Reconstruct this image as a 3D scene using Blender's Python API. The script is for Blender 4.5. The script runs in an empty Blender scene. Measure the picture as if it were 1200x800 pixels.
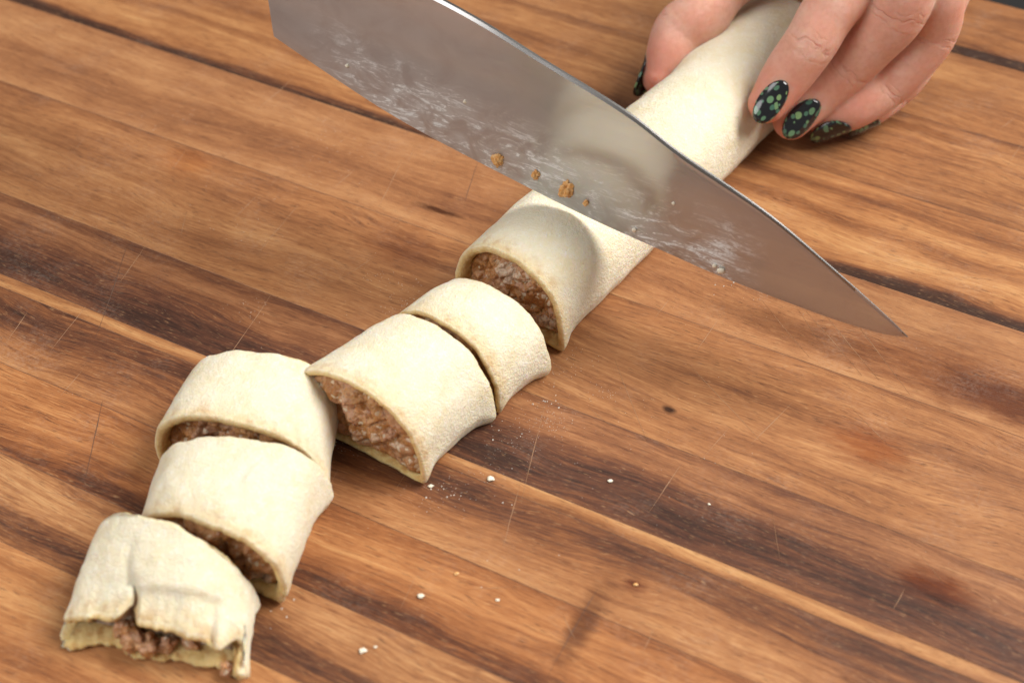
import bpy, bmesh, math, random
import numpy as np
from mathutils import Vector, Matrix, noise as mn

CM = 0.01
rng = random.Random(7)
scene = bpy.context.scene

# ---------------------------------------------------------------- camera
PITCH = math.radians(45.0)
DIST = 42.0                                  # cm, camera to the middle of the board
HFOV = math.radians(36.0)
CAM = np.array([0.0, -DIST * math.cos(PITCH), DIST * math.sin(PITCH)])
FPX = 600.0 / math.tan(HFOV / 2)

cd = bpy.data.cameras.new('camera')
cam = bpy.data.objects.new('camera', cd)
scene.collection.objects.link(cam)
cam.location = Vector(CAM) * CM
cam.rotation_euler = (math.pi / 2 - PITCH, 0, 0)
cd.sensor_width = 36
cd.lens = 18 / math.tan(HFOV / 2)
cd.clip_start, cd.clip_end = 0.01, 50
cd.dof.use_dof = True
cd.dof.focus_distance = 0.415
cd.dof.aperture_fstop = 13
scene.camera = cam

# ---------------------------------------------------------------- light
W = bpy.data.worlds.new('World')
scene.world = W
W.use_nodes = True
bg = W.node_tree.nodes['Background']
bg.inputs['Color'].default_value = (1.0, 0.93, 0.84, 1)
bg.inputs['Strength'].default_value = 0.25


def area(name, az, el, dist, size, power, col, target=(0, 0, 0)):
    ld = bpy.data.lights.new(name, 'AREA')
    ld.shape = 'DISK'
    ld.size = size
    ld.energy = power
    ld.color = col
    o = bpy.data.objects.new(name, ld)
    scene.collection.objects.link(o)
    a, e = math.radians(az), math.radians(el)
    d = Vector((math.cos(a) * math.cos(e), math.sin(a) * math.cos(e), math.sin(e)))
    o.location = Vector(target) + d * dist
    o.rotation_euler = d.to_track_quat('Z', 'Y').to_euler()
    return o


area('key_lamp', 9, 50, 1.6, 1.0, 41, (1.0, 0.965, 0.91))
area('fill_lamp', 212, 40, 1.9, 1.3, 19, (1.0, 0.985, 0.97))

vs = scene.view_settings
vs.view_transform = 'Standard'
vs.look = 'None'
vs.exposure = 0.03
vs.gamma = 1.0
vs.use_curve_mapping = False


# ---------------------------------------------------------------- helpers
def P(x, y, z=0.0):
    """the place (cm) at height z that stands where the photograph shows pixel x, y"""
    x -= 600.0
    y -= 400.0
    c, s = math.cos(PITCH), math.sin(PITCH)
    r = np.array([x, FPX * c - y * s, -FPX * s - y * c])
    return CAM + r * (z - CAM[2]) / r[2]


def link(o, parent=None):
    scene.collection.objects.link(o)
    if parent:
        o.parent = parent
    return o


def tag(o, label=None, cat=None, group=None, kind=None):
    for k, v in (('label', label), ('category', cat), ('group', group), ('kind', kind)):
        if v:
            o[k] = v
    return o


def empty(name, loc=(0, 0, 0), label=None, cat=None, group=None):
    o = bpy.data.objects.new(name, None)
    o.empty_display_size = 0.02
    o.location = Vector(loc) * CM
    link(o)
    return tag(o, label, cat, group)


def mesh(name, verts, faces, mat, parent=None, smooth=True, attrs=None, loc=None):
    """verts in cm, world; kept relative to the parent's place"""
    v = np.asarray(verts, float)
    off = np.zeros(3)
    if parent is not None:
        off = np.array(parent_world(parent)) / CM
    elif loc is not None:
        off = np.asarray(loc, float)
    me = bpy.data.meshes.new(name)
    me.from_pydata(((v - off) * CM).tolist(), [], [list(map(int, f)) for f in faces])
    me.update()
    if smooth:
        me.polygons.foreach_set('use_smooth', [True] * len(me.polygons))
    if attrs:
        for k, a in attrs.items():
            at = me.attributes.new(k, 'FLOAT', 'POINT')
            at.data.foreach_set('value', np.asarray(a, np.float32))
    if mat:
        me.materials.append(mat)
    o = bpy.data.objects.new(name, me)
    if loc is not None:
        o.location = Vector(loc) * CM
    return link(o, parent)


def parent_world(p):
    l = Vector((0, 0, 0))
    while p is not None:
        l = l + p.location
        p = p.parent
    return l


class NT:
    """short node writing"""

    def __init__(s, name):
        s.m = bpy.data.materials.new(name)
        s.m.use_nodes = True
        s.t = s.m.node_tree
        s.t.nodes.clear()
        s.out = s.t.nodes.new('ShaderNodeOutputMaterial')
        s.b = s.t.nodes.new('ShaderNodeBsdfPrincipled')
        s.t.links.new(s.b.outputs[0], s.out.inputs['Surface'])

    def n(s, kind, ins=None, **kw):
        nd = s.t.nodes.new('ShaderNode' + kind)
        for k, v in kw.items():
            setattr(nd, k, v)
        for k, v in (ins or {}).items():
            s.set(nd.inputs[k], v)
        return nd

    def set(s, sock, v):
        if hasattr(v, 'is_output'):
            s.t.links.new(v, sock)
        elif isinstance(v, (tuple, list)) and len(v) == 3 and sock.type == 'RGBA':
            sock.default_value = (*v, 1)
        else:
            sock.default_value = v

    def math(s, op, a, b=0.0, c=0.0, clamp=False):
        nd = s.n('Math', {0: a, 1: b, 2: c}, operation=op)
        nd.use_clamp = clamp
        return nd.outputs[0]

    def noise(s, vec, scale=1.0, detail=2.0, rough=0.5, dist=0.0):
        return s.n('TexNoise', {'Vector': vec, 'Scale': scale, 'Detail': detail, 'Roughness': rough, 'Distortion': dist}).outputs[0]

    def ramp(s, fac, stops, interp='LINEAR'):
        nd = s.n('ValToRGB', {0: fac})
        cr = nd.color_ramp
        cr.interpolation = interp
        while len(cr.elements) < len(stops):
            cr.elements.new(0.5)
        for e, (p, c) in zip(cr.elements, stops):
            e.position = p
            e.color = (*c, 1) if isinstance(c, (tuple, list)) else (c, c, c, 1)
        return nd.outputs[0]

    def mix(s, fac, a, b, mode='MIX'):
        nd = s.n('Mix', data_type='RGBA', blend_type=mode)
        s.set(nd.inputs[0], fac)
        s.set(nd.inputs[6], a)
        s.set(nd.inputs[7], b)
        return nd.outputs[2]

    def scale(s, vec, v):
        return s.n('VectorMath', {0: vec, 1: v}, operation='MULTIPLY').outputs[0]

    def maprange(s, v, a, b, c=0.0, d=1.0):
        return s.n('MapRange', {0: v, 1: a, 2: b, 3: c, 4: d}).outputs[0]

    def bsdf(s, **kw):
        for k, v in kw.items():
            s.set(s.b.inputs[k.replace('_', ' ')], v)

    def bump(s, h, strength=0.3, dist=0.001):
        s.set(s.b.inputs['Normal'], s.n('Bump', {'Height': h, 'Strength': strength, 'Distance': dist}).outputs[0])


# ---------------------------------------------------------------- board: staves glued side by side
GR = math.radians(-27.5)                       # the way the grain runs
BU = np.array([math.cos(GR), math.sin(GR)])
BV = np.array([-math.sin(GR), math.cos(GR)])


def uv(x, y):
    q = P(x, y)[:2]
    return float(q @ BU), float(q @ BV)


WOOD = [(0.0, (0.51, 0.287, 0.130)), (0.2, (0.412, 0.200, 0.085)), (0.4, (0.306, 0.131, 0.053)),
        (0.6, (0.200, 0.079, 0.033)), (0.8, (0.106, 0.041, 0.022)), (1.0, (0.040, 0.018, 0.012))]

# stains on the wood and a painted knife shadow: pixel in the photograph, size along / across the grain (cm), strength, colour
STAINS_AND_SHADOW = [((1098, 690), 1.1, 0.62, 1.0, (0.17, 0.072, 0.028)), ((1018, 522), 1.3, 0.7, 0.8, (0.21, 0.10, 0.05)),
          ((222, 190), 1.0, 0.7, 0.5, (0.30, 0.17, 0.09)), ((1180, 470), 2.2, 0.9, 0.75, (0.13, 0.06, 0.03)),
          ((512, 246), 0.9, 0.14, 0.95, (0.06, 0.03, 0.02)), ((784, 480), 0.2, 0.14, 0.95, (0.03, 0.015, 0.01)),
          ((745, 684), 0.35, 0.2, 0.8, (0.10, 0.03, 0.02)), ((692, 715), 0.35, 1.3, 0.45, (0.08, 0.04, 0.03)),
          ((675, 745), 0.35, 1.0, 0.5, (0.07, 0.035, 0.03)), ((465, 292), 1.3, 0.8, 0.45, (0.15, 0.07, 0.045)),
          ((1070, 150), 2.6, 0.35, 0.5, (0.10, 0.04, 0.02)), ((925, 385), 3.0, 0.55, 0.6, (0.13, 0.08, 0.055)), ((1140, 450), 4.5, 1.3, 0.55, (0.17, 0.085, 0.045)), ((250, 340), 6.0, 0.9, 0.35, (0.16, 0.10, 0.08))]  # middle entry: the knife's shadow below the blade edge, painted into the wood


def wood(name, v0, v1, stops, seed, streak=0.35, tint=(1, 1, 1)):
    """one stave: tone across the stave by stops (0 at v0 .. 1 at v1), wandering and streaked along the grain"""
    t = NT(name)
    co = t.scale(t.n('TexCoord').outputs['Object'], (100, 100, 100))
    off = t.n('VectorMath', {0: co, 1: (seed * 13.7, seed * 0.0, seed * 3.1)}, operation='ADD').outputs[0]
    sep = t.n('SeparateXYZ', {0: co})
    v = sep.outputs[1]
    wv = t.noise(t.scale(off, (0.11, 0.30, 0.3)), 1.0, 2.0)
    wv2 = t.noise(t.scale(off, (0.45, 1.6, 1)), 1.0, 3.0)
    vw = t.math('ADD', v, t.math('ADD', t.math('MULTIPLY', t.math('SUBTRACT', wv, 0.5), 1.5),
                                 t.math('MULTIPLY', t.math('SUBTRACT', wv2, 0.5), 0.3)))
    f = t.maprange(vw, v0, v1)
    tone = t.math('ADD', t.math('MULTIPLY', t.ramp(f, stops), 1.14), -.045)
    wvec = t.n('CombineXYZ', {0: sep.outputs[0], 1: vw, 2: seed * 5.3}).outputs[0]
    s1 = t.noise(t.scale(wvec, (0.10, 3.0, 1)), 1.0, 4.0, 0.6)
    s2 = t.noise(t.scale(wvec, (0.45, 13.0, 1)), 1.0, 4.0, 0.65)
    s3 = t.noise(t.scale(wvec, (1.5, 56.0, 1)), 1.0, 3.0, 0.6)
    cl = t.noise(t.scale(off, (0.35, 0.8, 1)), 1.0, 3.0, 0.6)
    tn = t.math('ADD', tone, t.math('MULTIPLY', t.math('SUBTRACT', s1, 0.5), streak * 1.9))
    tn = t.math('ADD', tn, t.math('MULTIPLY', t.math('SUBTRACT', s2, 0.5), streak * 1.55))
    tn = t.math('ADD', tn, t.math('MULTIPLY', t.math('SUBTRACT', s3, 0.5), streak * 2.1))
    tn = t.math('ADD', tn, t.math('MULTIPLY', t.math('SUBTRACT', cl, 0.5), 0.5))
    # short wavy figure across the grain
    rip = t.noise(t.scale(wvec, (3.2, 5.5, 1)), 1.0, 2.0, 0.6, 0.6)
    tn = t.math('ADD', tn, t.math('MULTIPLY', t.math('SUBTRACT', rip, 0.5), 0.16))
    tn = t.math('ADD', tn, 0.075)
    col = t.ramp(tn, WOOD)
    col = t.mix(1.0, col, tint, 'MULTIPLY')
    # pores: short dark dashes
    po = t.noise(t.scale(wvec, (2.6, 34.0, 1)), 1.0, 2.0, 0.55)
    pm = t.maprange(po, 0.60, 0.70)
    col = t.mix(t.math('MULTIPLY', pm, 0.55), col, (0.075, 0.032, 0.018))
    # pale flecks
    fl = t.maprange(t.noise(t.scale(wvec, (3.0, 26.0, 1)), 1.3, 2.0, 0.5), 0.62, 0.72)
    col = t.mix(t.math('MULTIPLY', fl, 0.35), col, (0.50, 0.29, 0.14))
    for (px, a, b, k, c) in STAINS_AND_SHADOW:
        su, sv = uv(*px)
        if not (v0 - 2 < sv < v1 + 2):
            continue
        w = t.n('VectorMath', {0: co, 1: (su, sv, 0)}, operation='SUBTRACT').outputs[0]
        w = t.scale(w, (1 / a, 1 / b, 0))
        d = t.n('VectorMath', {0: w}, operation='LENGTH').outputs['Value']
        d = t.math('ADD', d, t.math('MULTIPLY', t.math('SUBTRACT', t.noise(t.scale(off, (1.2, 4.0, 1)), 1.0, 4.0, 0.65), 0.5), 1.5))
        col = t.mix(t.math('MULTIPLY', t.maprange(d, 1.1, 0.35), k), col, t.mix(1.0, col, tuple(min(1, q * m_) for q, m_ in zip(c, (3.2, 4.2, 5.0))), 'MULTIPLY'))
    # a thin film of flour rubbed into the surface, thicker along the row of pastry
    fd = t.noise(off, 0.55, 5.0, 0.62)
    fg = t.noise(off, 9.0, 3.0, 0.7)
    fm = t.math('MULTIPLY', t.maprange(fd, 0.50, 0.74), t.maprange(fg, 0.42, 0.70))
    col = t.mix(t.math('MULTIPLY', fm, 0.09), col, (0.72, 0.66, 0.56))
    ro = t.math('ADD', t.maprange(s2, 0.3, 0.7, 0.36, 0.50), t.math('MULTIPLY', fm, 0.3))
    t.bsdf(Base_Color=col, Roughness=ro)
    t.b.inputs['Specular IOR Level'].default_value = 0.28
    h = t.math('SUBTRACT', t.math('ADD', t.math('MULTIPLY', s2, 0.5), t.math('MULTIPLY', s3, 0.5)), t.math('MULTIPLY', pm, 0.9))
    t.bump(h, 0.35, 0.00035)
    return t.m


board = empty('cutting_board', (0, 0, 0), 'wooden cutting board of glued light and dark brown staves under the pastry', 'cutting board')
board.rotation_euler = (0, 0, GR)
BT = 3.2                                       # board thickness, cm
BX0, BX1 = -33.0, 27.0
# (v0, v1, tones from v0 to v1, streak, tint)
STAVES = [
    (-22.0, -18.6, [(0, .3), (.5, .45), (1, .25)], .35, (1, 1, 1)),
    (-18.6, -15.0, [(0, .5), (.5, .2), (1, .4)], .35, (1, 1, 1)),
    (-15.0, -11.5, [(0, .15), (.3, .35), (.6, .12), (.8, .3), (1, .2)], .4, (1.05, .98, .9)),
    (-11.5, -9.35, [(0, .55), (.25, .65), (.5, .30), (.75, .20), (1, .32)], .5, (1, 1, 1)),
    (-9.35, -6.9, [(0, .70), (.15, .62), (.35, .36), (.6, .26), (.8, .30), (1, .42)], .42, (1.06, .96, .86)),
    (-6.9, -4.62, [(0, .22), (.25, .30), (.5, .52), (.75, .66), (1, .60)], .38, (1, .97, .95)),
    (-4.62, -4.2, [(0, .42), (.3, .24), (.65, .14), (1, .34)], .32, (1, .98, .92)),
    (-4.2, -1.45, [(0, .66), (.2, .74), (.45, .66), (.65, .46), (.85, .34), (1, .52)], .34, (.96, .95, 1.0)),
    (-1.45, 2.9, [(0, .24), (.2, .36), (.4, .27), (.62, .38), (.85, .34), (1, .42)], .32, (1.0, .98, .95)),
    (2.9, 6.65, [(0, .22), (.15, .34), (.35, .42), (.6, .30), (.85, .26), (1, .34)], .26, (.98, .98, 1.0)),
    (6.65, 10.7, [(0, .92), (.10, .74), (.17, .30), (.35, .14), (.5, .40), (.6, .22), (.8, .46), (1, .28)], .36, (1.02, .98, .9)),
    (10.7, 14.6, [(0, .48), (.3, .30), (.5, .44), (.8, .28), (1, .5)], .36, (1, 1, .96)),
    (14.6, 18.45, [(0, .3), (.3, .42), (.6, .26), (1, .34)], .34, (1, 1, .96)),
    (18.45, 18.95, [(0, .98), (.5, .93), (1, .98)], .12, (1, 1, 1)),
    (18.95, 22.0, [(0, .5), (.4, .36), (.7, .42), (1, .36)], .34, (1, .98, .92)),
]


def stave_verts(v0, v1, g=0.003, b=0.012):
    prof = [(v0 + g, -BT), (v0 + g, -b), (v0 + g + b, 0), (v1 - g - b, 0), (v1 - g, -b), (v1 - g, -BT)]
    vv, ff = [], []
    for x in (BX0, BX1):
        for (y, z) in prof:
            vv.append((x, y, z))
    n = len(prof)
    for i in range(n):
        j = (i + 1) % n
        ff.append((i, i + n, j + n, j))
    ff.append(tuple(range(n)))
    ff.append(tuple(range(2 * n - 1, n - 1, -1)))
    return vv, ff


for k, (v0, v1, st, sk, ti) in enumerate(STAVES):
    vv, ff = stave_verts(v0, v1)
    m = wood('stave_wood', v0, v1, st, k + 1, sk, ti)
    me = bpy.data.meshes.new('stave')
    me.from_pydata((np.array(vv) * CM).tolist(), [], ff)
    me.materials.append(m)
    bm = bmesh.new()
    bm.from_mesh(me)
    bmesh.ops.recalc_face_normals(bm, faces=bm.faces)
    bm.to_mesh(me)
    bm.free()
    link(bpy.data.objects.new('stave', me), board)
# glue lines between the staves
t = NT('glue')
t.bsdf(Base_Color=(0.07, 0.034, 0.018), Roughness=0.7)
GLUE = t.m
vv, ff = [], []
for (v0, v1, *_r) in STAVES[1:]:
    n = len(vv)
    for x in (BX0 + .05, BX1 - .05):
        for dy, z in ((-.045, -BT + .05), (-.045, -0.010), (.045, -0.010), (.045, -BT + .05)):
            vv.append((x, v0 + dy, z))
    for i in range(4):
        j = (i + 1) % 4
        ff.append((n + i, n + 4 + i, n + 4 + j, n + j))
gl = bpy.data.meshes.new('glue_line')
gl.from_pydata((np.array(vv) * CM).tolist(), [], ff)
gl.materials.append(GLUE)
o = link(bpy.data.objects.new('glue_line', gl), board)
o['kind'] = 'stuff'

# knife scratches: shallow pale grooves, each a thin sliver of raised wood fibre
t = NT('scratch')
t.bsdf(Base_Color=(0.36, 0.20, 0.105), Roughness=0.6)
SCR = t.m
t = NT('scratch_dark')
t.bsdf(Base_Color=(0.10, 0.05, 0.03), Roughness=0.7)
SCRD = t.m


def scratch_set(name, lines, mat, wid):
    vv, ff = [], []
    for (a, b) in lines:
        p, q = P(*a, 0)[:2], P(*b, 0)[:2]
        d = q - p
        L = np.linalg.norm(d)
        d /= L
        nn = np.array([-d[1], d[0]])
        N = max(3, int(L / .4))
        base = len(vv)
        cv = rng.uniform(-.04, .04)
        for i in range(N + 1):
            f = i / N
            w = wid * (math.sin(math.pi * min(max(f, .02), .98)) ** .5) * rng.uniform(.4, 1.1)
            c = p + d * L * f + nn * (cv * math.sin(math.pi * f) * L * .2 + rng.uniform(-.006, .006))
            for s, z in ((-1, .002), (0, .007), (1, .002)):
                vv.append((*(c + nn * w * s), z))
        for i in range(N):
            for j in (0, 1):
                a0 = base + i * 3 + j
                ff.append((a0, a0 + 3, a0 + 4, a0 + 1))
    v2 = np.array(vv)
    loc = np.column_stack([v2[:, :2] @ BU, v2[:, :2] @ BV, v2[:, 2]])
    me = bpy.data.meshes.new(name)
    me.from_pydata((loc * CM).tolist(), [], ff)
    me.materials.append(mat)
    o = link(bpy.data.objects.new(name, me), board)
    o['kind'] = 'stuff'


pale = [((893, 352), (948, 418)), ((935, 362), (960, 400)), ((945, 365), (1010, 440)), ((968, 370), (1030, 445)),
        ((1008, 385), (1066, 462)), ((805, 425), (895, 520)), ((1000, 480), (1040, 520)), ((1046, 715), (1060, 690)),
        ((905, 600), (915, 660)), ((880, 520), (930, 470)), ((820, 540), (855, 500)), ((610, 590), (640, 470)),
        ((590, 640), (612, 560)),  ((262, 425), (318, 345)),
        ((60, 410), (100, 360)), ((300, 130), (345, 90)), ((350, 240), (300, 300)), ((470, 190), (440, 250)),
        ((270, 260), (300, 230)), ((395, 330), (440, 300)), ((720, 420), (760, 520)), ((760, 600), (800, 540))]
for _ in range(26):
    x, y = rng.uniform(0, 1200), rng.uniform(120, 800)
    a = rng.gauss(-1.0, .25) if rng.random() < .7 else rng.uniform(-1.5, 1.5)
    l = rng.uniform(18, 70)
    pale.append(((x, y), (x + l * math.cos(a), y + l * math.sin(a))))
scratch_set('scratch_marks', pale, SCR, .008)
scratch_set('scratch_marks', [((148, 290), (112, 395)), ((700, 690), (640, 795)), ((120, 470), (100, 560)), ((560, 190), (545, 235))], SCRD, .014)

# table the board lies on
t = NT('dark_table')
co = t.n('TexCoord').outputs['Object']
t.bsdf(Base_Color=(0.006, 0.0055, 0.006), Roughness=0.9)
tb = mesh('table', [(-140, -80, -3.25), (140, -80, -3.25), (140, 120, -3.25), (-140, 120, -3.25),
                    (-140, -80, -7), (140, -80, -7), (140, 120, -7), (-140, 120, -7)],
          [(0, 1, 2, 3), (7, 6, 5, 4), (0, 4, 5, 1), (1, 5, 6, 2), (2, 6, 7, 3), (3, 7, 4, 0)], t.m, smooth=False)
tag(tb, kind='structure')


# ---------------------------------------------------------------- pastry
def dough_mat():
    t = NT('raw_dough')
    co = t.scale(t.n('TexCoord').outputs['Object'], (100, 100, 100))
    n1 = t.noise(co, 1.1, 3.0, 0.55)
    n2 = t.noise(co, 5.0, 4.0, 0.6)
    n3 = t.noise(co, 20.0, 3.0, 0.65)
    col = t.ramp(n1, [(.28, (0.80, 0.70, 0.475)), (.5, (0.845, 0.77, 0.585)), (.72, (0.86, 0.80, 0.635))])
    # rubbed-in flour, whiter
    fm = t.math('MULTIPLY', t.maprange(n2, .45, .68), t.maprange(n3, .40, .62))
    col = t.mix(t.math('MULTIPLY', fm, 0.75), col, (0.89, 0.87, 0.80))
    sp = t.maprange(t.noise(co, 14.0, 3.0, 0.7), .34, .58)
    col = t.mix(t.math('MULTIPLY', t.math('SUBTRACT', 1.0, sp), .14), col, (0.66, 0.54, 0.33))
    cut = t.n('Attribute', attribute_name='cut').outputs['Fac']
    cc = t.ramp(n2, [(.3, (0.70, 0.46, 0.17)), (.6, (0.82, 0.62, 0.29)), (.8, (0.74, 0.50, 0.21))])
    col = t.mix(cut, col, cc)
    st = t.n('Attribute', attribute_name='stain').outputs['Fac']
    sm = t.math('MULTIPLY', st, t.maprange(t.noise(co, 3.2, 3.0), .5, .66))
    col = t.mix(sm, col, (0.52, 0.27, 0.085))
    t.bsdf(Base_Color=col, Roughness=t.maprange(n2, .3, .7, .5, .68))
    t.b.inputs['Specular IOR Level'].default_value = 0.3
    t.b.inputs['Subsurface Weight'].default_value = 0.45
    t.b.inputs['Subsurface Radius'].default_value = (1.0, 0.62, 0.28)
    t.b.inputs['Subsurface Scale'].default_value = 0.0022
    n4 = t.noise(co, 11.0, 3.0, 0.6)
    h = t.math('ADD', t.math('ADD', t.math('MULTIPLY', n3, 0.7), t.math('MULTIPLY', n4, 0.9)), t.math('MULTIPLY', n2, 0.8))
    gr = t.noise(co, 70.0, 2.0, 0.6)
    h = t.math('ADD', h, t.math('MULTIPLY', gr, 0.35))
    t.bump(h, 0.6, 0.0011)
    return t.m


def filling_mat():
    t = NT('meat_filling')
    co = t.scale(t.n('TexCoord').outputs['Object'], (100, 100, 100))
    wc = t.n('VectorMath', {0: co, 1: t.scale(t.n('TexNoise', {'Vector': co, 'Scale': 3.0, 'Detail': 3.0}).outputs['Color'], (.5, .5, .5))}, operation='ADD').outputs[0]
    w = t.n('TexVoronoi', {'Vector': wc, 'Scale': 1.7})
    w2 = t.n('TexVoronoi', {'Vector': co, 'Scale': 9.0})
    sel = t.n('SeparateColor', {0: w.outputs['Color']}).outputs[0]
    n1 = t.noise(co, 4.0, 4.0, .6)
    n2 = t.noise(co, 15.0, 4.0, .65)
    c = t.ramp(sel, [(0, (0.40, 0.17, 0.052)), (.3, (0.55, 0.28, 0.105)), (.55, (0.62, 0.365, 0.235)), (.75, (0.40, 0.165, 0.045)), (1, (0.70, 0.54, 0.40))])
    c = t.mix(t.maprange(n1, .48, .75), c, (0.48, 0.235, 0.085))
    c = t.mix(t.math('MULTIPLY', t.maprange(n2, .50, .66), .65), c, (0.20, 0.07, 0.022))
    sp = t.n('SeparateColor', {0: w2.outputs['Color']}).outputs[1]
    c = t.mix(t.math('MULTIPLY', t.maprange(sp, .925, .95), .75), c, (0.74, 0.64, 0.48))
    t.bsdf(Base_Color=c, Roughness=t.maprange(n2, .3, .7, .16, .42))
    t.b.inputs['Specular IOR Level'].default_value = 0.6
    t.b.inputs['Subsurface Weight'].default_value = 0.25
    t.b.inputs['Subsurface Radius'].default_value = (1.0, 0.4, 0.2)
    t.b.inputs['Subsurface Scale'].default_value = 0.002
    t.bump(t.math('ADD', n2, t.math('MULTIPLY', w2.outputs['Distance'], -.8)), 0.6, 0.0008)
    return t.m


DOUGH, FILL = dough_mat(), filling_mat()


def nz(p, s, seed=0.0):
    return mn.noise(Vector((p[0] * s + seed, p[1] * s + seed * .7, p[2] * s - seed)))


def section(w, H, z0, M=76, th=0.0, lean=0.0, box=.88):
    """closed outline of the roll across its length: (x, z) pairs, evenly spaced, th cm inside the skin"""
    ph = np.linspace(0, math.pi, 60)
    c, s = np.cos(ph), np.sin(ph)
    x = (w - .0) * np.sign(c) * np.abs(c) ** box
    z = z0 + (H - z0) * s ** .86
    x = x + lean * (z / H)
    zz = np.linspace(z0, 0, 8)[1:]
    r = .55 * min(1, z0)
    lx = -w + r * (1 - np.sqrt(np.clip((zz / max(z0, 1e-3)), 0, 1)))
    bx = np.linspace(lx[-1], -lx[-1], 24)[1:-1]
    X = np.concatenate([x, lx, bx, -lx[::-1]])
    Z = np.concatenate([z, zz, np.zeros(len(bx)), zz[::-1]])
    pts = np.column_stack([X, Z])
    cl = np.vstack([pts, pts[:1]])
    d = np.linalg.norm(np.diff(cl, axis=0), axis=1)
    cum = np.concatenate([[0], np.cumsum(d)])
    u = np.linspace(0, cum[-1], M, endpoint=False)
    pts = np.column_stack([np.interp(u, cum, cl[:, 0]), np.interp(u, cum, cl[:, 1])])
    if th:
        tg = np.roll(pts, -1, 0) - np.roll(pts, 1, 0)
        tg /= np.linalg.norm(tg, axis=1)[:, None] + 1e-9
        nn = np.column_stack([-tg[:, 1], tg[:, 0]])       # inward for a counter-clockwise outline
        pts = pts + nn * th
        pts[:, 1] = np.clip(pts[:, 1], .12, None)
        pts[:, 0] = np.clip(pts[:, 0], -w + .7 * th, w + max(0, lean) - .7 * th)
    return pts


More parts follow.
